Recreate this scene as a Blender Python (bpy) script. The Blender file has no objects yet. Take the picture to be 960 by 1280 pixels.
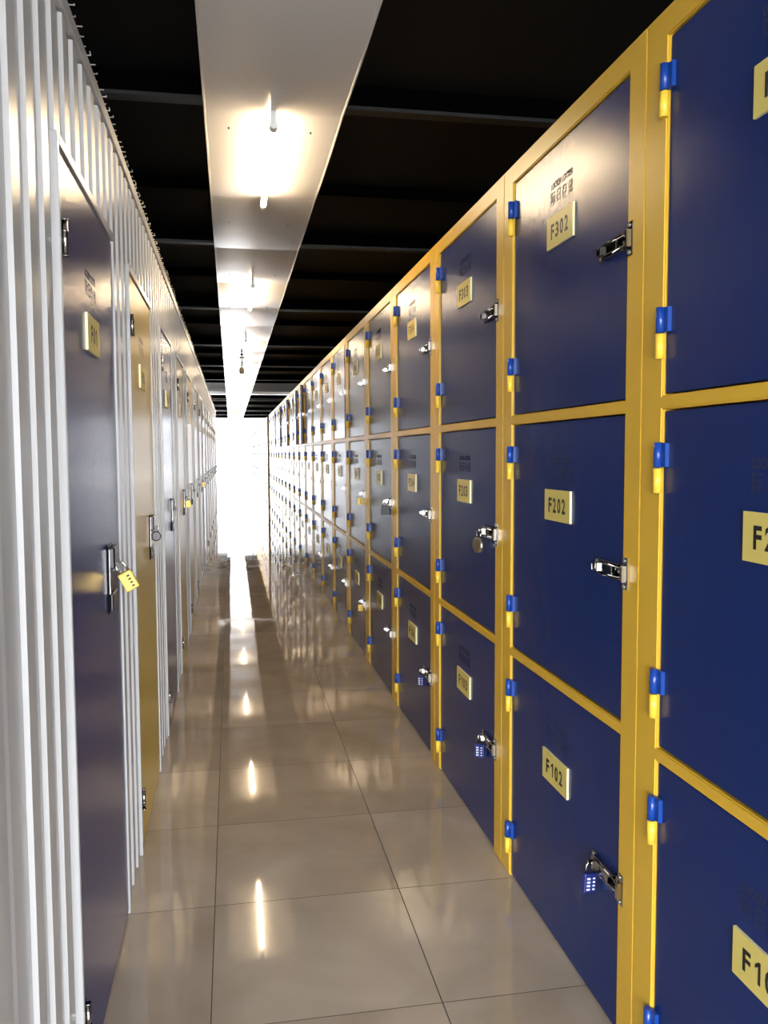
import bpy, bmesh, math, random
from mathutils import Matrix, Vector
random.seed(7)
COL = bpy.context.scene.collection
XR, XL = 0.916, -0.340          # faces of the locker row and of the storage-unit row
CAB0, PITCH = 0.8055, 0.997     # near edge of the first locker cabinet, column width
FAR_Y, BACK_Y = 40.0, -5.0
PI = math.pi

# ------------------------------------------------------------------ materials
def new_mat(name):
    m = bpy.data.materials.new(name); m.use_nodes = True
    nt = m.node_tree; b = nt.nodes['Principled BSDF']
    return m, nt, b
def mat(name, col, rough=0.4, metal=0.0, coat=0.0, coat_r=0.1, bump=0.0, bscale=200, var=0.0, vscale=6, spec=0.5, rvar=0.0):
    m, nt, b = new_mat(name)
    b.inputs['Base Color'].default_value = (*col, 1)
    b.inputs['Roughness'].default_value = rough
    b.inputs['Metallic'].default_value = metal
    b.inputs['Coat Weight'].default_value = coat
    b.inputs['Coat Roughness'].default_value = coat_r
    b.inputs['Specular IOR Level'].default_value = spec
    tc = nt.nodes.new('ShaderNodeTexCoord')
    if var > 0:
        n = nt.nodes.new('ShaderNodeTexNoise'); n.inputs['Scale'].default_value = vscale; n.inputs['Detail'].default_value = 5
        nt.links.new(tc.outputs['Object'], n.inputs['Vector'])
        mx = nt.nodes.new('ShaderNodeMix'); mx.data_type = 'RGBA'
        mx.inputs['A'].default_value = (*[c*(1-var) for c in col], 1); mx.inputs['B'].default_value = (*[min(1, c*(1+var)) for c in col], 1)
        nt.links.new(n.outputs['Fac'], mx.inputs['Factor']); nt.links.new(mx.outputs['Result'], b.inputs['Base Color'])
    if bump > 0:
        n = nt.nodes.new('ShaderNodeTexNoise'); n.inputs['Scale'].default_value = bscale; n.inputs['Detail'].default_value = 2
        nt.links.new(tc.outputs['Object'], n.inputs['Vector'])
        bp = nt.nodes.new('ShaderNodeBump'); bp.inputs['Strength'].default_value = bump; bp.inputs['Distance'].default_value = 0.001
        nt.links.new(n.outputs['Fac'], bp.inputs['Height']); nt.links.new(bp.outputs['Normal'], b.inputs['Normal'])
    return m
M = {}
M['navy'] = mat('navy_paint', (0.0035, 0.020, 0.115), 0.23, spec=0.24, bump=0.10, bscale=260, var=0.08, vscale=3)
M['print'] = mat('matte_print', (0.030, 0.036, 0.075), 0.9, spec=0.1)
M['yellow'] = mat('yellow_paint', (0.66, 0.40, 0.035), 0.33, bump=0.06, bscale=220, var=0.06, vscale=5)
M['yellow_door'] = mat('yellow_door_paint', (0.50, 0.34, 0.035), 0.28, bump=0.06, bscale=200, var=0.05, vscale=3)
M['blue_hinge'] = mat('blue_hinge_paint', (0.008, 0.048, 0.27), 0.3, var=0.05)
M['yellow_hinge'] = mat('yellow_hinge_paint', (0.85, 0.55, 0.05), 0.3, var=0.05)
M['plate'] = mat('brass_plate', (0.66, 0.54, 0.14), 0.35, var=0.05, vscale=20)
M['plate_edge'] = mat('pale_plate_edge', (0.85, 0.78, 0.45), 0.4, var=0.03)
M['black'] = mat('black_lettering', (0.012, 0.011, 0.012), 0.5, var=0.05)
M['chrome'] = mat('chrome', (0.42, 0.41, 0.39), 0.09, metal=1.0, var=0.04, vscale=30)
M['dark_metal'] = mat('dark_metal', (0.05, 0.045, 0.045), 0.25, metal=0.8, var=0.1)
M['brass'] = mat('brass', (0.62, 0.40, 0.07), 0.30, metal=0.35, var=0.06, vscale=40)
M['lock_blue'] = mat('dark_blue_lock', (0.010, 0.018, 0.12), 0.3, var=0.1, vscale=40)
M['white_dial'] = mat('pale_dial', (0.75, 0.77, 0.82), 0.4, var=0.04)
M['silver'] = mat('silver', (0.36, 0.34, 0.28), 0.28, metal=0.9, var=0.1, vscale=40)
M['white_steel'] = mat('white_corrugated_steel', (0.42, 0.415, 0.41), 0.24, bump=0.05, bscale=40, var=0.03, vscale=2)
M['strip'] = mat('white_ceiling_sheet', (0.60, 0.59, 0.58), 0.17, bump=0.03, bscale=5, var=0.03, vscale=1.5)
M['ceiling'] = mat('black_ceiling', (0.0075, 0.0078, 0.008), 0.7, spec=0.12, var=0.15, vscale=2)
M['beam'] = mat('dark_beam', (0.0012, 0.0012, 0.0012), 0.8, spec=0.0, var=0.15, vscale=4)
M['flange'] = mat('grey_beam_flange', (0.009, 0.009, 0.009), 0.5, spec=0.25, var=0.1, vscale=4)
M['wall'] = mat('dark_wall', (0.045, 0.045, 0.045), 0.7, var=0.1, vscale=2)
M['olive'] = mat('dark_olive', (0.055, 0.042, 0.018), 0.45, var=0.1, vscale=4)
M['pale_wall'] = mat('pale_wall', (0.5, 0.5, 0.5), 0.6, var=0.05, vscale=2)
M['cap'] = mat('lamp_cap', (0.55, 0.55, 0.52), 0.4, var=0.05)
M['wire'] = mat('galvanised_wire', (0.45, 0.45, 0.42), 0.4, metal=0.4, var=0.1)
M['ground'] = mat('pale_outdoor_paving', (0.55, 0.54, 0.52), 0.8, var=0.06, vscale=1)
M['barrel'] = mat('amber_grey_barrel', (0.40, 0.34, 0.20), 0.35, var=0.15, vscale=20)

def emis(name, col, s):
    m, nt, b = new_mat(name)
    b.inputs['Base Color'].default_value = (0.9, 0.9, 0.9, 1)
    b.inputs['Emission Color'].default_value = (*col, 1); b.inputs['Emission Strength'].default_value = s
    return m
TUBE = 75.0
M['tube'] = emis('warm_tube', (1.0, 0.76, 0.48), TUBE)

def floor_mat():
    m, nt, b = new_mat('polished_beige_tile'); N = nt.nodes.new; L = nt.links.new
    geo = N('ShaderNodeNewGeometry'); sep = N('ShaderNodeSeparateXYZ'); L(geo.outputs['Position'], sep.inputs[0])
    def math_(op, a, v=None, c=None):
        n = N('ShaderNodeMath'); n.operation = op
        for i, q in enumerate((a, v, c)):
            if q is None: continue
            if isinstance(q, (int, float)): n.inputs[i].default_value = q
            else: L(q, n.inputs[i])
        return n.outputs[0]
    cells = []; lines = []
    for ax, off in (('X', -0.0746), ('Y', 2.0878)):
        t = math_('DIVIDE', math_('SUBTRACT', sep.outputs[ax], off), 0.6)
        cells.append(math_('FLOOR', t))
        d = math_('MULTIPLY', math_('SUBTRACT', 0.5, math_('ABSOLUTE', math_('SUBTRACT', math_('FRACT', t), 0.5))), 0.6)
        lines.append(math_('LESS_THAN', d, 0.0016 if ax == 'X' else 0.0014))
    line = math_('MAXIMUM', lines[0], lines[1])
    comb = N('ShaderNodeCombineXYZ'); L(cells[0], comb.inputs[0]); L(cells[1], comb.inputs[1])
    wn = N('ShaderNodeTexWhiteNoise'); L(comb.outputs[0], wn.inputs['Vector'])
    n1 = N('ShaderNodeTexNoise'); n1.inputs['Scale'].default_value = 2.6; n1.inputs['Detail'].default_value = 7; n1.inputs['Distortion'].default_value = 0.6
    off = N('ShaderNodeVectorMath'); off.operation = 'ADD'; L(geo.outputs['Position'], off.inputs[0]); L(wn.outputs['Color'], off.inputs[1])
    L(off.outputs[0], n1.inputs['Vector'])
    ramp = N('ShaderNodeValToRGB')
    ramp.color_ramp.elements[0].position = 0.25; ramp.color_ramp.elements[0].color = (0.310, 0.250, 0.188, 1)
    ramp.color_ramp.elements[1].position = 0.75; ramp.color_ramp.elements[1].color = (0.500, 0.425, 0.340, 1)
    f = math_('ADD', math_('MULTIPLY', n1.outputs['Fac'], 0.8), math_('MULTIPLY', wn.outputs['Value'], 0.2)); L(f, ramp.inputs[0])
    mx = N('ShaderNodeMix'); mx.data_type = 'RGBA'; L(line, mx.inputs['Factor']); L(ramp.outputs[0], mx.inputs['A'])
    mx.inputs['B'].default_value = (0.03, 0.026, 0.022, 1); L(mx.outputs['Result'], b.inputs['Base Color'])
    r = math_('ADD', math_('MULTIPLY', line, 0.5), math_('ADD', math_('MULTIPLY', n1.outputs['Fac'], 0.03), 0.02)); L(r, b.inputs['Roughness'])
    # every tile is laid a hair out of level
    tilt = N('ShaderNodeVectorMath'); tilt.operation = 'SUBTRACT'; L(wn.outputs['Color'], tilt.inputs[0]); tilt.inputs[1].default_value = (0.5, 0.5, 0.5)
    ts = N('ShaderNodeVectorMath'); ts.operation = 'MULTIPLY'; L(tilt.outputs[0], ts.inputs[0]); ts.inputs[1].default_value = (0.005, 0.005, 0)
    n2 = N('ShaderNodeTexNoise'); n2.inputs['Scale'].default_value = 1.6; n2.inputs['Detail'].default_value = 1; L(geo.outputs['Position'], n2.inputs['Vector'])
    bp = N('ShaderNodeBump'); bp.inputs['Strength'].default_value = 0.35; bp.inputs['Distance'].default_value = 0.004; L(n2.outputs['Fac'], bp.inputs['Height'])
    ad = N('ShaderNodeVectorMath'); ad.operation = 'ADD'; L(bp.outputs['Normal'], ad.inputs[0]); L(ts.outputs[0], ad.inputs[1])
    no = N('ShaderNodeVectorMath'); no.operation = 'NORMALIZE'; L(ad.outputs[0], no.inputs[0]); L(no.outputs[0], b.inputs['Normal'])
    b.inputs['Specular IOR Level'].default_value = 0.5
    return m
M['floor'] = floor_mat()

# ------------------------------------------------------------------ mesh helpers
def box(bm, x0, x1, y0, y1, z0, z1, mi=0, bev=0.0, seg=1):
    vs = [bm.verts.new((x, y, z)) for x in (x0, x1) for y in (y0, y1) for z in (z0, z1)]
    fs = [bm.faces.new([vs[i] for i in q]) for q in ((0,1,3,2), (4,6,7,5), (0,4,5,1), (2,3,7,6), (0,2,6,4), (1,5,7,3))]
    for f in fs: f.material_index = mi
    if bev > 0:
        es = list({e for f in fs for e in f.edges})
        r = bmesh.ops.bevel(bm, geom=es, offset=bev, segments=seg, affect='EDGES', profile=0.5)
        for f in r['faces']: f.material_index = mi
    return vs
def tube(bm, pts, r, n=8, mi=0, cap=True):
    pts = [Vector(p) for p in pts]; rings = []
    up = Vector((0, 0, 1))
    for i, p in enumerate(pts):
        d = (pts[min(i+1, len(pts)-1)] - pts[max(i-1, 0)]).normalized()
        a = d.cross(up)
        if a.length < 0.05: a = d.cross(Vector((1, 0, 0)))
        a.normalize(); b = d.cross(a).normalized()
        rr = r[i] if isinstance(r, (list, tuple)) else r
        rings.append([bm.verts.new(p + rr*(math.cos(2*PI*k/n)*a + math.sin(2*PI*k/n)*b)) for k in range(n)])
        up = b if abs(d.z) > 0.95 else up
    for A, B in zip(rings, rings[1:]):
        # keep the rings aligned
        best = min(range(n), key=lambda s: sum((A[k].co - B[(k+s) % n].co).length for k in range(n)))
        for k in range(n):
            f = bm.faces.new((A[k], A[(k+1) % n], B[(k+1+best) % n], B[(k+best) % n])); f.material_index = mi; f.smooth = True
    if cap:
        for R in (rings[0], rings[-1]):
            f = bm.faces.new(R); f.material_index = mi
def finish(bm, name, mats, bev_smooth=False):
    bmesh.ops.recalc_face_normals(bm, faces=bm.faces)
    me = bpy.data.meshes.new(name); bm.to_mesh(me); bm.free()
    for m in (mats if isinstance(mats, (list, tuple)) else [mats]): me.materials.append(M[m])
    return me
def obj(name, me, parent=None, loc=(0, 0, 0)):
    o = bpy.data.objects.new(name, me); COL.objects.link(o); o.location = loc
    if parent: o.parent = parent
    return o
def thing(name, label, cat, loc=(0, 0, 0), group=None, me=None):
    o = bpy.data.objects.new(name, me); COL.objects.link(o); o.location = loc
    o.empty_display_size = 0.1 if me is None else 1
    o['label'] = label; o['category'] = cat
    if group: o['group'] = group
    return o
def struct(name, me, label=None):
    o = bpy.data.objects.new(name, me); COL.objects.link(o); o['kind'] = 'structure'
    if label: o['label'] = label
    o['category'] = name.split('_')[0]
    return o

_txt = {}
def text_verts(s, w, h, bold=0.0, ext=0.0):
    """mesh data of a string, fitted into w x h round the origin, in the XY plane"""
    key = (s, w, h, bold, ext)
    if key in _txt: return _txt[key]
    c = bpy.data.curves.new('t', 'FONT'); c.body = s; c.size = 1; c.offset = bold; c.resolution_u = 3; c.fill_mode = 'FRONT'
    o = bpy.data.objects.new('t', c)
    dg = bpy.context.evaluated_depsgraph_get()
    COL.objects.link(o); dg.update()
    me = bpy.data.meshes.new_from_object(o.evaluated_get(bpy.context.evaluated_depsgraph_get()))
    V = [v.co.copy() for v in me.vertices]; F = [tuple(p.vertices) for p in me.polygons]
    bpy.data.objects.remove(o); bpy.data.curves.remove(c); bpy.data.meshes.remove(me)
    x0, x1 = min(v.x for v in V), max(v.x for v in V); y0, y1 = min(v.y for v in V), max(v.y for v in V)
    V = [((v.x-(x0+x1)/2)/(x1-x0)*w, (v.y-(y0+y1)/2)/(y1-y0)*h) for v in V]
    _txt[key] = (V, F); return V, F
def put_text(bm, s, w, h, cy, cz, x, side, mi=0, bold=0.0):
    """side -1: read looking towards +X (text runs towards -Y); side +1: read looking towards -X"""
    V, F = text_verts(s, w, h, bold)
    vs = [bm.verts.new((x, cy + side*v[0], cz + v[1])) for v in V]
    for f in F:
        try: q = bm.faces.new([vs[i] for i in f]); q.material_index = mi
        except ValueError: pass

# ------------------------------------------------------------------ setting
Y0, Y1 = BACK_Y, FAR_Y
WX0, WX1, CZ = -3.4, 3.6, 3.12
LWY = 20.0
bm = bmesh.new(); box(bm, WX0, WX1, Y0, Y1, -0.1, 0); struct('floor', finish(bm, 'floor', 'floor'), 'polished beige floor tiles with thin dark joints')
bm = bmesh.new(); box(bm, WX0, WX1, Y0, Y1, CZ, CZ+0.1); struct('ceiling', finish(bm, 'ceiling', 'ceiling'), 'black painted ceiling above the lockers')
bm = bmesh.new(); box(bm, WX0-0.1, WX0, Y0, LWY, -0.1, CZ+0.1); struct('wall_left', finish(bm, 'wall_left', 'wall'), 'dark side wall behind the storage units')
bm = bmesh.new(); box(bm, WX1, WX1+0.1, Y0, Y1, -0.1, CZ+0.1); struct('wall_right', finish(bm, 'wall_right', 'wall'), 'dark side wall behind the lockers')
# far end: fully glazed bright end, with a dark transom
bm = bmesh.new()
box(bm, WX0, WX1, Y1+0.03, Y1+0.11, 2.93, 2.985, bev=0.004); box(bm, 0.93, 0.97, Y1+0.04, Y1+0.10, 2.985, CZ)
box(bm, WX0, WX0+0.06, Y1+0.03, Y1+0.11, 0, CZ); box(bm, WX1-0.06, WX1, Y1+0.03, Y1+0.11, 0, CZ)
struct('window_1', finish(bm, 'window_frame', 'black'), 'tall bright opening at the far end under a thin dark transom')
bm = bmesh.new()
box(bm, WX0-0.09, WX0-0.02, LWY, Y1, 2.93, 2.985, bev=0.004)
for q in range(8): box(bm, WX0-0.09, WX0-0.02, LWY+q*2.85, LWY+q*2.85+0.05, 0, CZ, bev=0.003)
struct('window_2', finish(bm, 'window_frame', 'cap'), 'bright glazed side beyond the end of the storage units')
# behind the photographer: the entrance the daylight comes through
bx0, bx1, bz1 = -3.2, 3.4, 3.0
bm = bmesh.new()
box(bm, WX0-0.1, bx0, Y0-0.15, Y0, -0.1, CZ+0.1); box(bm, bx1, WX1+0.1, Y0-0.15, Y0, -0.1, CZ+0.1); box(bm, bx0, bx1, Y0-0.15, Y0, bz1, CZ+0.1)
struct('wall_back', finish(bm, 'wall_back', 'wall'), 'wall behind the camera with the entrance in it')
bm = bmesh.new()
box(bm, bx0, bx0+0.06, Y0-0.12, Y0-0.03, 0, bz1, bev=0.004); box(bm, bx1-0.06, bx1, Y0-0.12, Y0-0.03, 0, bz1, bev=0.004); box(bm, bx0+0.06, bx1-0.06, Y0-0.12, Y0-0.03, bz1-0.06, bz1, bev=0.004)
struct('door_1', finish(bm, 'entrance_frame', 'dark_metal'), 'frame of the open entrance behind the camera')
bm = bmesh.new(); box(bm, -30, 30, Y1+0.15, Y1+40, -0.12, -0.02); box(bm, -30, WX0-0.1, LWY-10, Y1+0.15, -0.12, -0.02); struct('ground_far', finish(bm, 'ground', 'ground'), 'pale paving outdoors beyond the far end')
bm = bmesh.new(); box(bm, -30, 30, Y0-40, Y0-0.15, -0.12, -0.02); struct('ground_back', finish(bm, 'ground', 'ground'), 'pale paving outdoors before the entrance')

# white sheet strip under the ceiling: curved sheets end to end, folded edges
SX0, SX1, SZ = -0.087, 0.488, 2.86
bm = bmesh.new()
y = 3.66 - 1.2*7
k = 0
while y < Y1-0.05:
    ye = min(y+1.2, Y1-0.01); rows = []
    nseg = 10; lift = 0
    for i in range(nseg+1):
        t = i/nseg; yy = y + (ye-y)*t
        z = SZ + lift - 0.009*(1-(2*t-1)**2)
        rows.append([bm.verts.new(p) for p in ((SX0, yy, z+0.03), (SX0, yy, z-0.004), (SX0+0.006, yy, z-0.004), (SX0+0.008, yy, z), (SX0+0.28, yy, z-0.002), (SX1-0.008, yy, z), (SX1-0.006, yy, z-0.004), (SX1, yy, z-0.004), (SX1, yy, z+0.03))])
    for A, B in zip(rows, rows[1:]):
        for j in range(8):
            bm.faces.new((A[j], B[j], B[j+1], A[j+1]))
        bm.faces.new((A[8], B[8], B[0], A[0]))
    y = ye; k += 1
for yb in [-2.3, 0.8, 3.96, 6.55, 9.45, 12.6, 15.5, 18.4, 24.7, 27.9, 31.2, 34.7, 37.9]:   # flat hangers up to the beams
    if Y0 < yb < Y1:
        for xx in (SX0+0.04, SX1-0.06): box(bm, xx, xx+0.02, yb-0.002, yb+0.002, SZ+0.02, 3.03)
y = 0.8
while y < Y1:                                            # pairs of screws
    for xx in (0.014, 0.368):
        tube(bm, [(xx, y, SZ+0.004), (xx, y, SZ-0.012)], 0.0045, 8, 1)
    y += 1.52
struct('trim_1', finish(bm, 'strip', ['strip', 'black']), 'long white sheet-metal strip hung below the black ceiling')

# dark beams across, each with a paler lower flange
def beam_mesh(pale=False):
    bm = bmesh.new()
    if pale:
        box(bm, WX0, WX1, -0.13, 0.13, 2.985, 3.0, bev=0.003); box(bm, WX0, WX1, -0.13, -0.125, 3.0, 3.05); box(bm, WX0, WX1, 0.125, 0.13, 3.0, 3.05)
        return finish(bm, 'beam', ['strip'])
    box(bm, WX0, WX1, -0.006, 0.006, 3.01, CZ, 0)
    box(bm, WX0, WX1, -0.035, 0.035, 3.0, 3.01, 1)
    box(bm, WX0, WX1, -0.035, -0.032, 3.01, 3.016, 1)
    return finish(bm, 'beam', ['beam', 'flange'])
def purlin_mesh():
    bm = bmesh.new(); box(bm, WX0, WX1, -0.02, 0.02, 3.06, CZ, 0); return finish(bm, 'purlin', ['beam'])
bme, pme = beam_mesh(), purlin_mesh(); n = 2
BEAMS = [-2.3, 0.8, 3.96, 6.55, 9.45, 12.6, 15.5, 18.4, 24.7, 27.9, 31.2, 34.7, 37.9]
for k, by in enumerate(BEAMS):
    o = struct('trim_%d' % n, bme, 'dark steel beam across the ceiling, number %d from the entrance' % (k+1)); o.location = (0, by, 0); n += 1
    o = struct('trim_%d' % n, pme, 'thin dark rail across the ceiling, number %d from the entrance' % (k+1)); o.location = (0, by+1.45, 0); n += 1
o = struct('trim_%d' % n, beam_mesh(True), 'white sheet strip crossing the ceiling over the cross aisle'); o.location = (0, 22.6, 0)

# ------------------------------------------------------------------ tube lamps
def lamp_meshes():
    bm = bmesh.new(); tube(bm, [(0, -0.55, 0), (0, 0.55, 0)], 0.014, 16); t = finish(bm, 'tube', 'tube')
    caps = []
    for s in (-1, 1):
        bm = bmesh.new()
        tube(bm, [(0, s*0.55, 0), (0, s*0.553, 0), (0, s*0.595, 0), (0, s*0.60, 0)], [0.0155, 0.0175, 0.0175, 0.014], 14)
        box(bm, -0.012, 0.012, s*0.578-0.010, s*0.578+0.010, 0.010, 0.062, bev=0.003)
        caps.append(finish(bm, 'end_cap', 'cap'))
    return t, caps
tm, caps = lamp_meshes()
ORD = ['first', 'second', 'third', 'fourth', 'fifth', 'sixth', 'seventh', 'eighth', 'ninth', 'tenth', 'eleventh', 'twelfth', 'thirteenth', 'fourteenth', 'fifteenth', 'sixteenth', 'seventeenth', 'eighteenth', 'nineteenth', 'twentieth', 'twenty-first', 'twenty-second', 'twenty-third', 'twenty-fourth', 'twenty-fifth', 'twenty-sixth', 'twenty-seventh', 'twenty-eighth', 'twenty-ninth', 'thirtieth', 'thirty-first', 'thirty-second', 'thirty-third', 'thirty-fourth', 'thirty-fifth']
for k in range(11):
    t = thing('ceiling_light', 'glowing tube lamp under the white ceiling strip, %s from the camera' % ORD[k] if k else 'glowing tube lamp under the white ceiling strip, the nearest and largest',
              'ceiling light', (0.196, 4.22+3.40*k, 2.797), 'tube lamps under the ceiling strip')
    obj('lamp_tube', tm, t)
    for c in caps: obj('end_cap', c, t)

# hanging sensors on the strip
def hanging(loc, label, drop):
    t = thing('hanging_sensor', label, 'sensor', loc, 'sensors hung from the ceiling strip')
    bm = bmesh.new(); tube(bm, [(0, 0, 0.0), (0, 0, -0.015), (0, 0, -0.03)], [0.012, 0.028, 0.012], 10); box(bm, -0.035, 0.035, -0.03, 0.03, -0.075, -0.045, bev=0.004); tube(bm, [(0, 0, -0.03), (0, 0, -0.046)], 0.008, 8)
    obj('mount', finish(bm, 'mount', 'dark_metal'), t)
    z1 = -0.075; z2 = -0.075-drop
    bm = bmesh.new(); tube(bm, [(0.002, 0, z1), (0.002, 0, z1-0.3*drop), (0.004, 0, z1-0.5*drop), (-0.010, 0, z1-0.8*drop), (-0.010, 0, z2)], [0.007, 0.007, 0.012, 0.010, 0.008], 8)
    obj('stem', finish(bm, 'stem', 'dark_metal'), t)
    bm = bmesh.new(); h = 0.10; tube(bm, [(-0.004, 0, z2+0.004), (-0.004, 0, z2-0.012), (-0.004, 0, z2-0.03), (-0.004, 0, z2-h+0.02), (-0.004, 0, z2-h)], [0.014, 0.030, 0.037, 0.036, 0.026], 16)
    obj('barrel', finish(bm, 'barrel', 'barrel'), t)
hanging((0.172, 12.2, 2.85), 'small dark sensor hanging from the white ceiling strip on a stem, barrel-shaped body', 0.115)
hanging((0.19, 25.7, 2.85), 'tiny dark sensor hanging from the white strip farther down the corridor', 0.06)

# ------------------------------------------------------------------ locker cabinet (local: x into the locker, y away from the camera)
YA, YB = 0.082, 0.905                                   # door opening
ROWS = [(0.004, 0.763), (0.793, 1.538), (1.568, 2.318)]
H, W = 2.379, 0.9955
def frame_mesh():
    bm = bmesh.new()
    ys = [0, YA, YB, W]; zs = [0, ROWS[0][0], ROWS[0][1], ROWS[1][0], ROWS[1][1], ROWS[2][0], ROWS[2][1], H]
    gv = {(i, j, d): bm.verts.new((0.03*d, ys[i], zs[j])) for i in range(4) for j in range(8) for d in (0, 1)}
    solid = lambda i, j: 0 <= i < 3 and 0 <= j < 7 and not (i == 1 and j in (0, 1, 3, 5))
    for i in range(3):
        for j in range(7):
            if not solid(i, j): continue
            for d in (0, 1): bm.faces.new([gv[q] for q in ((i, j, d), (i+1, j, d), (i+1, j+1, d), (i, j+1, d))])
            for (di, dj, a, b) in ((-1, 0, (i, j), (i, j+1)), (1, 0, (i+1, j), (i+1, j+1)), (0, -1, (i, j), (i+1, j)), (0, 1, (i, j+1), (i+1, j+1))):
                if not solid(i+di, j+dj): bm.faces.new([gv[(*a, 0)], gv[(*b, 0)], gv[(*b, 1)], gv[(*a, 1)]])
    bmesh.ops.recalc_face_normals(bm, faces=bm.faces)
    es = [e for e in bm.edges if len(e.link_faces) == 2 and e.calc_face_angle() > 1 and all(v.co.x < 0.001 for v in e.verts)]
    bmesh.ops.bevel(bm, geom=es, offset=0.003, segments=2, affect='EDGES')
    # carcass
    D = 0.95
    box(bm, 0.03, D, 0.0, 0.004, 0, H-0.004); box(bm, 0.03, D, W-0.004, W, 0, H-0.004); box(bm, D, D+0.004, 0, W, 0, H-0.004); box(bm, 0.03, D, 0, W, H-0.006, H-0.002)
    for z in (0.010, 0.776, 1.551): box(bm, 0.03, D, 0.004, W-0.004, z-0.003, z+0.003)
    box(bm, 0.003, 0.029, W/2-0.0001, W/2+0.0001, 0.0, 0.001)
    return finish(bm, 'locker_frame', 'yellow')
def door_mesh(z0, z1):
    bm = bmesh.new(); g = 0.004
    # origin at the hinge line (far side)
    box(bm, 0.006, 0.030, YA+g-YB, -g, z0+g, z1-g, bev=0.002, seg=2)
    return finish(bm, 'locker_door', 'navy')
def hinge_mesh():
    bm = bmesh.new()
    tube(bm, [(-0.006, 0, 0.001), (-0.006, 0, 0.055)], 0.0095, 14, 0); box(bm, -0.003, 0.007, -0.026, 0.0, 0.002, 0.054, 0, bev=0.001)
    tube(bm, [(-0.006, 0, -0.054), (-0.006, 0, -0.001)], 0.0095, 14, 1); box(bm, -0.003, 0.0065, 0.0, 0.012, -0.053, -0.002, 1, bev=0.001)
    return finish(bm, 'hinge', ['blue_hinge', 'yellow_hinge'])
def latch_mesh():
    bm = bmesh.new(); L0, L1 = 0.0, 0.150      # y from the opening edge, x = -out of the door
    box(bm, -0.003, 0.0, L0, L1, -0.0195, 0.0195, 0, bev=0.001)                  # base plate
    for s in (-1, 1): box(bm, -0.014, 0.0, L0+0.006, L1-0.032, s*0.0185-0.0015, s*0.0185+0.0015, 0, bev=0.0006)   # side cheeks
    box(bm, -0.016, -0.012, L0+0.030, L1-0.045, -0.012, 0.012, 0, bev=0.0015)    # lever
    box(bm, -0.024, -0.012, L1-0.052, L1-0.044, -0.011, 0.011, 0, bev=0.0015)    # finger lip
    box(bm, -0.030, -0.003, L1-0.036, L1-0.033, -0.008, 0.008, 0, bev=0.0008)    # padlock staple
    box(bm, -0.010, -0.003, L1-0.030, L1-0.008, -0.009, 0.009, 0, bev=0.002)
    tube(bm, [(-0.013, L0+0.05, 0.0135), (-0.013, L0-0.010, 0.0115), (-0.013, L0-0.022, 0.0), (-0.013, L0-0.010, -0.0115), (-0.013, L0+0.05, -0.0135)], 0.0022, 8, 0)   # wire loop
    tube(bm, [(-0.010, L0+0.05, -0.019), (-0.010, L0+0.05, 0.019)], 0.004, 10, 0)
    for (yy, zz) in ((L0+0.012, 0.0), (L1-0.010, 0.012), (L1-0.010, -0.012)): tube(bm, [(-0.003, yy, zz), (-0.0055, yy, zz), (-0.0065, yy, zz)], [0.005, 0.0045, 0.002], 10, 1)
    return finish(bm, 'latch', ['chrome', 'silver'])
def strike_mesh():
    bm = bmesh.new()
    box(bm, -0.003, 0.0, -0.014, 0.012, -0.039, 0.039, 0, bev=0.001)
    box(bm, -0.016, -0.003, -0.012, -0.006, -0.020, 0.020, 0, bev=0.0012); box(bm, -0.018, -0.014, -0.016, -0.006, -0.016, 0.016, 0, bev=0.001)
    for s in (-1, 1): tube(bm, [(-0.003, 0, s*0.031), (-0.0055, 0, s*0.031), (-0.0065, 0, s*0.031)], [0.0055, 0.005, 0.002], 10, 1)
    return finish(bm, 'strike_plate', ['chrome', 'silver'])
PW, PH, PT = 0.190, 0.090, 0.006
def plate_mesh(s, side=-1):
    bm = bmesh.new()
    box(bm, -PT, 0, -PW/2, PW/2, -PH/2, PH/2, 1)
    for f in bm.faces:
        if abs(f.calc_center_median().x + PT) < 1e-5: f.material_index = 0
    fr = bmesh.ops.inset_region(bm, faces=[f for f in bm.faces if f.material_index == 0], thickness=0.003)
    for f in fr['faces']: f.material_index = 1
    n = len(s); cw = 0.135/4
    for q, ch in enumerate(s):
        c = side*((q-(n-1)/2)*cw); X = -PT-0.0004
        if ch == '1':
            pts = [(0.001, -0.0215), (0.0085, -0.0215), (0.0085, 0.0215), (0.003, 0.0215), (-0.0085, 0.012), (-0.0085, 0.005), (0.001, 0.011)]
            vs = [bm.verts.new((X, c+side*a, b)) for a, b in pts]
            for tri in ((0, 1, 2, 3, 6), (3, 4, 5, 6)):
                fc = bm.faces.new([vs[k] for k in tri]); fc.material_index = 2
        else: put_text(bm, ch, 0.0245, 0.043, c, 0, X, side, 2, bold=0.03)
    me = bpy.data.meshes.new('number_plate'); bm.to_mesh(me); bm.free()
    for m in ('plate', 'plate_edge', 'black'): me.materials.append(M[m])
    return me
def logo_mesh(side=-1):
    bm = bmesh.new()
    put_text(bm, 'LOCKER LOCKER', 0.160, 0.019, 0, 0.024, -0.0006, side, 0, bold=0.02)
    put_text(bm, '\u9645', 0.034, 0.037, -side*0.063, -0.012, -0.0006, side, 0)
    put_text(bm, '\u65e5', 0.026, 0.035, -side*0.021, -0.012, -0.0006, side, 0)
    put_text(bm, '\u5b58', 0.034, 0.037, side*0.021, -0.012, -0.0006, side, 0)
    put_text(bm, '\u50a8', 0.034, 0.037, side*0.063, -0.012, -0.0006, side, 0)
    me = bpy.data.meshes.new('logo'); bm.to_mesh(me); bm.free(); me.materials.append(M['print'])
    return me
FM = frame_mesh(); DM = [door_mesh(*r) for r in ROWS]; HM = hinge_mesh(); LM = latch_mesh(); SM = strike_mesh(); GM = logo_mesh()
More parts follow.
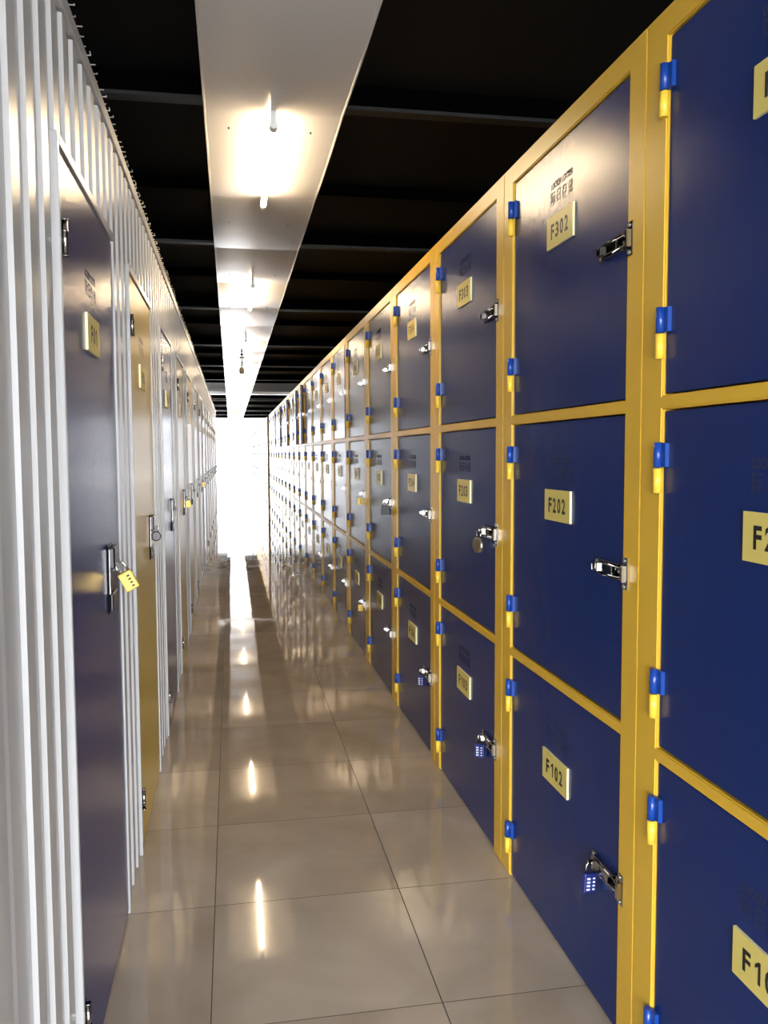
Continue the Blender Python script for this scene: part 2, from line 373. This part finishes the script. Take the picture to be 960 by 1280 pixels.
HZ = [(0.135, 0.628), (0.915, 1.412), (1.700, 2.204)]
PZ = [0.512, 1.294, 2.076]; LZ = [0.385, 1.159, 1.938]
AJAR = {(11, 2): 3.2, (12, 2): 2.4, (14, 2): 2.2, (16, 2): 2.2, (18, 2): 1.6, (7, 2): 0.7}
def locker_cabinet(n, y, label, number):
    t = thing('locker_cabinet', label, 'locker cabinet', (XR, y, 0), 'blue and yellow locker cabinets')
    obj('frame', FM, t)
    for r in range(3):
        d = obj('door', DM[r], t, (0, YB, 0))
        a = AJAR.get((n, r), 0)
        d.rotation_euler.z = math.radians(-a)
        obj('number_plate', plate_mesh('F%d%02d' % (r+1, number) if number else ''), d, (0.006, 0.503-YB, PZ[r]))
        obj('logo', GM, d, (0.006, 0.503-YB, PZ[r]+0.108))
        for z in HZ[r]: obj('hinge', HM, d, (0, 0.001, z))
        obj('latch', LM, d, (0.006, YA+0.010-YB, LZ[r]))
        obj('strike_plate', SM, t, (0, YA-0.016, LZ[r]))
    return t
extra = {1: 'nearest one, doors F301 F201 F101',
         2: 'doors F302 F202 F102, blue padlock on the lowest',
         3: 'doors F303 F203 F103, round silver padlock on the middle door',
         4: 'doors F304 F204 F104, dark padlock on the lowest',
         5: 'fifth from the camera, dark padlock on the middle door',
         6: 'sixth from the camera, two brass padlocks'}
for n in range(1, 21):
    lab = 'blue and yellow locker cabinet, ' + (extra[n] if n in extra else '%s from the camera%s' % (ORD[n-1], ', top door ajar' if (n, 2) in AJAR else ''))
    if n == 20: lab = 'blue and yellow locker cabinet, last before the cross aisle'
    locker_cabinet(n, CAB0+PITCH*(n-1), lab, n)
for k in range(16):
    n = 22+k
    lab = 'hazy locker cabinet beyond the cross aisle, %s from the aisle' % ORD[k]
    t = locker_cabinet(n, 21.95+PITCH*k, lab, n)
    if k == 0:
        bm = bmesh.new(); box(bm, 0.0, 0.96, -0.012, -0.001, 0, H, bev=0.002); obj('dark_side_cover', finish(bm, 'dark_side_cover', 'olive'), t)  # dark sheet added over the yellow carcass side, making this end darker

# ------------------------------------------------------------------ storage units on the left
def ridges(y):
    """height of the corrugation at y (0 valley .. 1 crest)"""
    s = (y-1.497) % 0.125; k = math.floor((y-1.497)/0.125)
    if k == -1: return 0.2 if abs(s-0.022) < 0.004 else 0.0
    if s < 0.004: return s/0.004
    if s < 0.062: return 1.0
    if s < 0.070: return 1-(s-0.062)/0.008
    return 0.0
DEP = 0.009
def corr(bm, ya, yb, z0, z1, x0, org):
    br = {ya, yb}
    k0 = math.floor((ya-1.497)/0.125)-1
    for k in range(k0, k0+int((yb-ya)/0.125)+4):
        b = 1.497+0.125*k
        for q in ((0.0, 0.018, 0.0182, 0.0258, 0.026, 0.125) if k == -1 else (0, 0.004, 0.062, 0.070)):
            if ya < b+q < yb: br.add(b+q)
    br = sorted(br)
    col = []
    for y in br:
        x = x0 - DEP + DEP*ridges(y + (1e-6 if y == ya else -1e-6 if y == yb else 0))
        col.append([bm.verts.new((x, y-org, z0)), bm.verts.new((x, y-org, z1)), bm.verts.new((x-0.0012, y-org, z1)), bm.verts.new((x-0.0012, y-org, z0))])
    for A, B in zip(col, col[1:]):
        for j in range(4): bm.faces.new((A[j], B[j], B[(j+1) % 4], A[(j+1) % 4]))
    bm.faces.new(col[0]); bm.faces.new(col[-1])
LH, DT = 2.446, 2.075
hinge_l = None
def left_hinge():
    bm = bmesh.new()
    tube(bm, [(0.009, 0, -0.036), (0.009, 0, 0.036)], 0.006, 12, 0)
    for z in (-0.038, -0.012, 0.012, 0.036): tube(bm, [(0.009, 0, z), (0.009, 0, z+0.003)], 0.0075, 12, 0)
    box(bm, 0.0, 0.003, -0.022, 0.028, -0.033, 0.033, 0, bev=0.001)
    return finish(bm, 'hinge', 'chrome')
def left_latch():
    bm = bmesh.new()
    box(bm, 0, 0.004, -0.055, 0.065, -0.10, 0.09, 0, bev=0.002)
    box(bm, 0.004, 0.020, -0.048, 0.055, 0.025, 0.085, 0, bev=0.004)
    box(bm, 0.004, 0.014, -0.045, 0.055, -0.095, -0.045, 0, bev=0.003)
    box(bm, 0.004, 0.030, -0.004, 0.0, 0.014, 0.040, 0, bev=0.001)
    box(bm, 0.004, 0.008, -0.052, -0.047, -0.045, 0.080, 1, bev=0.001)
    return finish(bm, 'latch', ['dark_metal', 'chrome'])
LHM, LLM, LGM = left_hinge(), left_latch(), logo_mesh(1)
def mirror_x(me):
    m2 = me.copy(); m2.transform(Matrix.Diagonal((-1, 1, 1, 1))); m2.flip_normals(); return m2
LGM = mirror_x(LGM)
def storage_unit(i, ya, yb, dl, dr, paint, label, number):
    org = ya
    t = thing('storage_unit', label, 'storage unit', (XL, org, 0), 'storage units along the left')
    for (a, b) in ((ya, dl-0.02), (dr+0.02, yb-0.001)):
        bm = bmesh.new(); corr(bm, a, b, 0.0, LH-0.045, -0.004, org); obj('corrugated_panel', finish(bm, 'panel', 'white_steel'), t)
    bm = bmesh.new(); corr(bm, dl-0.0195, dr+0.0195, DT+0.03, LH-0.045, -0.004, org); obj('header_panel', finish(bm, 'panel', 'white_steel'), t)
    bm = bmesh.new(); box(bm, -0.030, 0.002, 0, yb-ya-0.001, LH-0.04, LH, bev=0.002); obj('top_rail', finish(bm, 'rail', 'white_steel'), t)
    bm = bmesh.new()
    box(bm, -0.03, 0.004, dl-0.020-org, dl-0.003-org, 0, DT+0.03, bev=0.002); box(bm, -0.03, 0.004, dr+0.003-org, dr+0.020-org, 0, DT+0.03, bev=0.002)
    box(bm, -0.03, 0.005, dl-0.003-org, dr+0.003-org, DT+0.006, DT+0.030, bev=0.002)
    obj('door_frame', finish(bm, 'door_frame', 'white_steel'), t)
    bm = bmesh.new(); w = dr-dl
    box(bm, -0.030, -0.001, 0, w, 0.012, DT, bev=0.002, seg=2)
    d = obj('door', finish(bm, 'door', paint), t, (0, dl-org, 0))
    pl = mirror_x(plate_mesh(number, 1))
    obj('number_plate', pl, d, (-0.001, 0.385, 1.745)); obj('logo', LGM, d, (-0.001, 0.385, 1.865))
    for z in (1.895, 0.20): obj('hinge', LHM, d, (0.0, 0.004, z))
    obj('latch', LLM, d, (-0.001, w-0.21, 1.105))
    # wire mesh roof with cut ends standing over the rail
    bm = bmesh.new(); yy = 0.02
    while yy < yb-ya:
        e = random.uniform(0.002, 0.012); zt = LH+0.004+random.uniform(0, 0.004)
        tube(bm, [(-1.45, yy, zt), (e, yy+random.uniform(-.003, .003), zt)], 0.0016, 4)
        if random.random() < 0.6: tube(bm, [(e, yy, zt), (e-0.002, yy+0.004, zt+random.uniform(0.004, 0.014))], 0.0015, 4)
        yy += 0.05
    for xx in (-1.4, -1.1, -0.8, -0.5, -0.3, -0.15, -0.05, -0.012):
        tube(bm, [(xx, 0.0, LH+0.003), (xx, yb-ya-0.002, LH+0.003)], 0.002, 4)
    obj('mesh_roof', finish(bm, 'mesh_roof', 'wire'), t)
    bm = bmesh.new(); box(bm, -1.5, -0.035, 0, 0.02, 0, LH-0.002); box(bm, -1.5, -1.48, 0.02, yb-ya-0.001, 0, LH-0.002)
    obj('partition', finish(bm, 'partition', 'white_steel'), t)
    return t
lefts = [1.882, 3.105, 4.43, 5.69, 6.98]
while lefts[-1]+1.27 < 20.3: lefts.append(lefts[-1]+1.27)
rights = [l+0.80 for l in lefts]; rights[0] = 2.69; rights[1] = 3.905
uextra = ['nearest one on the left, navy blue door with brass padlock', 'yellow door with round dark padlock, second on the left', 'navy blue door, third on the left', 'yellow door with brass padlock, fourth on the left']
for i, (l, r) in enumerate(zip(lefts, rights)):
    ya = 0.5 if i == 0 else (rights[i-1]+l)/2
    yb = (r+lefts[i+1])/2 if i+1 < len(lefts) else r+0.3
    blue = i in (0, 2, 7, 12, 18)
    lab = 'white corrugated storage unit, ' + (uextra[i] if i < 4 else '%s door, %s from the camera on the left' % ('navy blue' if blue else 'yellow', ORD[i]))
    storage_unit(i, ya, yb, l, r, 'navy' if blue else 'yellow_door', lab, 'F%02d' % (1+i))

# ------------------------------------------------------------------ padlocks
def padlock(name, loc, label, kind, rot=(0, 0, 0), s=1.0, group=None):
    """origin at the top of the shackle; the body hangs below, its wide face towards -Y"""
    t = thing(name, label, 'padlock', loc, group)
    t.rotation_euler = rot; t.scale = (s, s, s)
    bm = bmesh.new(); pts = [(-0.012, 0, -0.030), (-0.012, 0, -0.012)]
    pts += [(-0.012*math.cos(a), 0, -0.010+0.012*math.sin(a)) for a in [PI*k/8 for k in range(1, 8)]] + [(0.012, 0, -0.012), (0.012, 0, -0.030)]
    tube(bm, pts, 0.0028, 8); sh = finish(bm, 'shackle', 'chrome')
    obj('shackle', sh, t)
    bm = bmesh.new()
    if kind in ('disc', 'darkdisc'):
        tube(bm, [(0, -0.010, -0.052), (0, -0.0085, -0.052), (0, 0.0085, -0.052), (0, 0.010, -0.052)], [0.022, 0.028, 0.028, 0.022], 24)
        box(bm, -0.016, 0.016, -0.007, 0.007, -0.034, -0.026, bev=0.002)
        obj('body', finish(bm, 'lock_body', 'silver' if kind == 'disc' else 'dark_metal'), t); return t
    m = {'blue': 'lock_blue', 'brass': 'brass', 'dark': 'black'}[kind]
    box(bm, -0.019, 0.019, -0.009, 0.009, -0.080, -0.027, bev=0.003, seg=2)
    b = obj('body', finish(bm, 'lock_body', m), t)
    if kind in ('blue', 'brass'):
        dm = 'white_dial' if kind == 'blue' else 'black'
        bm = bmesh.new()
        for q in range(4):
            z = -0.040-0.010*q
            box(bm, 0.002 if kind == 'brass' else -0.012, 0.010 if kind == 'brass' else -0.002, -0.0115, -0.008, z-0.0025, z+0.0025, bev=0.0008)
            if kind == 'blue': box(bm, 0.006, 0.013, -0.0105, -0.008, z-0.002, z+0.002, bev=0.0006)
        obj('dials', finish(bm, 'dials', dm), t)
        if kind == 'brass':
            bm = bmesh.new()
            for q in range(4): box(bm, -0.013, -0.003, -0.0095, -0.008, -0.042-0.010*q, -0.038-0.010*q, bev=0.0006)
            obj('number_window', finish(bm, 'number_window', 'plate'), t)
    return t
def right_lock(n, r, label, kind, s=1.0, rz=0.0, tilt=0.0):
    y = CAB0+PITCH*(n-1)+YA+0.010+0.1155
    return padlock('padlock', (XR+0.006-(0.029 if kind == 'disc' else 0.022), y, LZ[r]-0.001), label, kind, (0, math.radians(tilt), math.radians(rz)), s, 'padlocks on the locker doors')
right_lock(2, 0, 'dark blue combination padlock with pale dials on locker F102', 'blue', 0.95, 8, 4)
right_lock(3, 1, 'round silver padlock hanging from locker F203', 'disc', 1.0, -70)
right_lock(3, 0, 'dark blue padlock hanging from locker F103', 'blue', 0.95, -35)
right_lock(4, 0, 'dark blue padlock on the lowest door of the fourth locker cabinet', 'blue', 0.95, -45)
right_lock(5, 1, 'black padlock on the middle door of the fifth locker cabinet', 'dark', 1.0, -10)
right_lock(6, 1, 'brass padlock on the middle door of the sixth locker cabinet', 'brass', 1.0, 0)
right_lock(6, 0, 'brass padlock on the lowest door of the sixth locker cabinet', 'brass', 0.9, 0)
def left_lock(i, label, kind, s, rot):
    y = lefts[i]+(rights[i]-lefts[i])-0.21-0.002
    return padlock('padlock', (XL-0.001+0.024, y, 1.140), label, kind, rot, s, 'padlocks on the storage unit doors')
left_lock(0, 'brass combination padlock hanging tilted from the nearest blue door on the left', 'brass', 1.05, (0, math.radians(-28), 0))
left_lock(1, 'round padlock on the yellow door of the second storage unit', 'darkdisc', 0.75, (0, 0, 0))
left_lock(3, 'brass padlock on the yellow door of the fourth storage unit', 'brass', 1.0, (0, math.radians(-8), 0))
left_lock(6, 'small brass padlock on the seventh storage unit from the camera', 'brass', 0.9, (0, 0, 0))

# ------------------------------------------------------------------ light
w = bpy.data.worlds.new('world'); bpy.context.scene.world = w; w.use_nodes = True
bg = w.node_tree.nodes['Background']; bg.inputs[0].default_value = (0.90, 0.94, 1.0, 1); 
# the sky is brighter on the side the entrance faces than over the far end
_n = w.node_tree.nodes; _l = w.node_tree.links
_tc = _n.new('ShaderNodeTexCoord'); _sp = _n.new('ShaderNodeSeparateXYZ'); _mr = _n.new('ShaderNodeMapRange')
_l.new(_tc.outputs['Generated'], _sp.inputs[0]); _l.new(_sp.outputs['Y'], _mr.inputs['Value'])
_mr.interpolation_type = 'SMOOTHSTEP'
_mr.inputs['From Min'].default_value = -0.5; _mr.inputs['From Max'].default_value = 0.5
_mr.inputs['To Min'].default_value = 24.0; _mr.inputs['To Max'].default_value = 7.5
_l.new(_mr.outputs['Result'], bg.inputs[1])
def portal(name, loc, rot, sx, sy):
    l = bpy.data.lights.new(name, 'AREA'); l.shape = 'RECTANGLE'; l.size = sx; l.size_y = sy; l.cycles.is_portal = True
    o = bpy.data.objects.new(name, l); COL.objects.link(o); o.location = loc; o.rotation_euler = rot
portal('daylight_far', (0.1, Y1+0.02, CZ/2), (math.radians(-90), 0, 0), WX1-WX0, CZ)
portal('daylight_side', (WX0+0.01, (LWY+Y1)/2, CZ/2), (0, math.radians(-90), 0), CZ, Y1-LWY)
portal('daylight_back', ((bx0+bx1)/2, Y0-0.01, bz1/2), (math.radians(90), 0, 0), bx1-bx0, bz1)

# ------------------------------------------------------------------ camera
f, pit, yaw, rol, CH = 1062.6, 0.0693, 0.1774, -0.0046, 1.4472
F = Vector((math.sin(yaw)*math.cos(pit), math.cos(yaw)*math.cos(pit), -math.sin(pit)))
R = Vector((math.cos(yaw), -math.sin(yaw), 0)); U = R.cross(F)
R2 = math.cos(rol)*R + math.sin(rol)*U; U2 = -math.sin(rol)*R + math.cos(rol)*U
cam = bpy.data.cameras.new('camera'); co = bpy.data.objects.new('camera', cam); COL.objects.link(co)
cam.sensor_fit = 'HORIZONTAL'; cam.sensor_width = 36; cam.lens = f/960*36; cam.clip_start = 0.05; cam.clip_end = 200
mw = Matrix.Identity(4)
for i in range(3): mw[i][0] = R2[i]; mw[i][1] = U2[i]; mw[i][2] = -F[i]
mw[2][3] = CH
co.matrix_world = mw
s = bpy.context.scene; s.camera = co
s.view_settings.view_transform = 'Standard'; s.view_settings.look = 'None'; s.view_settings.gamma = 1; s.view_settings.use_curve_mapping = False
s.view_settings.exposure = 0.56
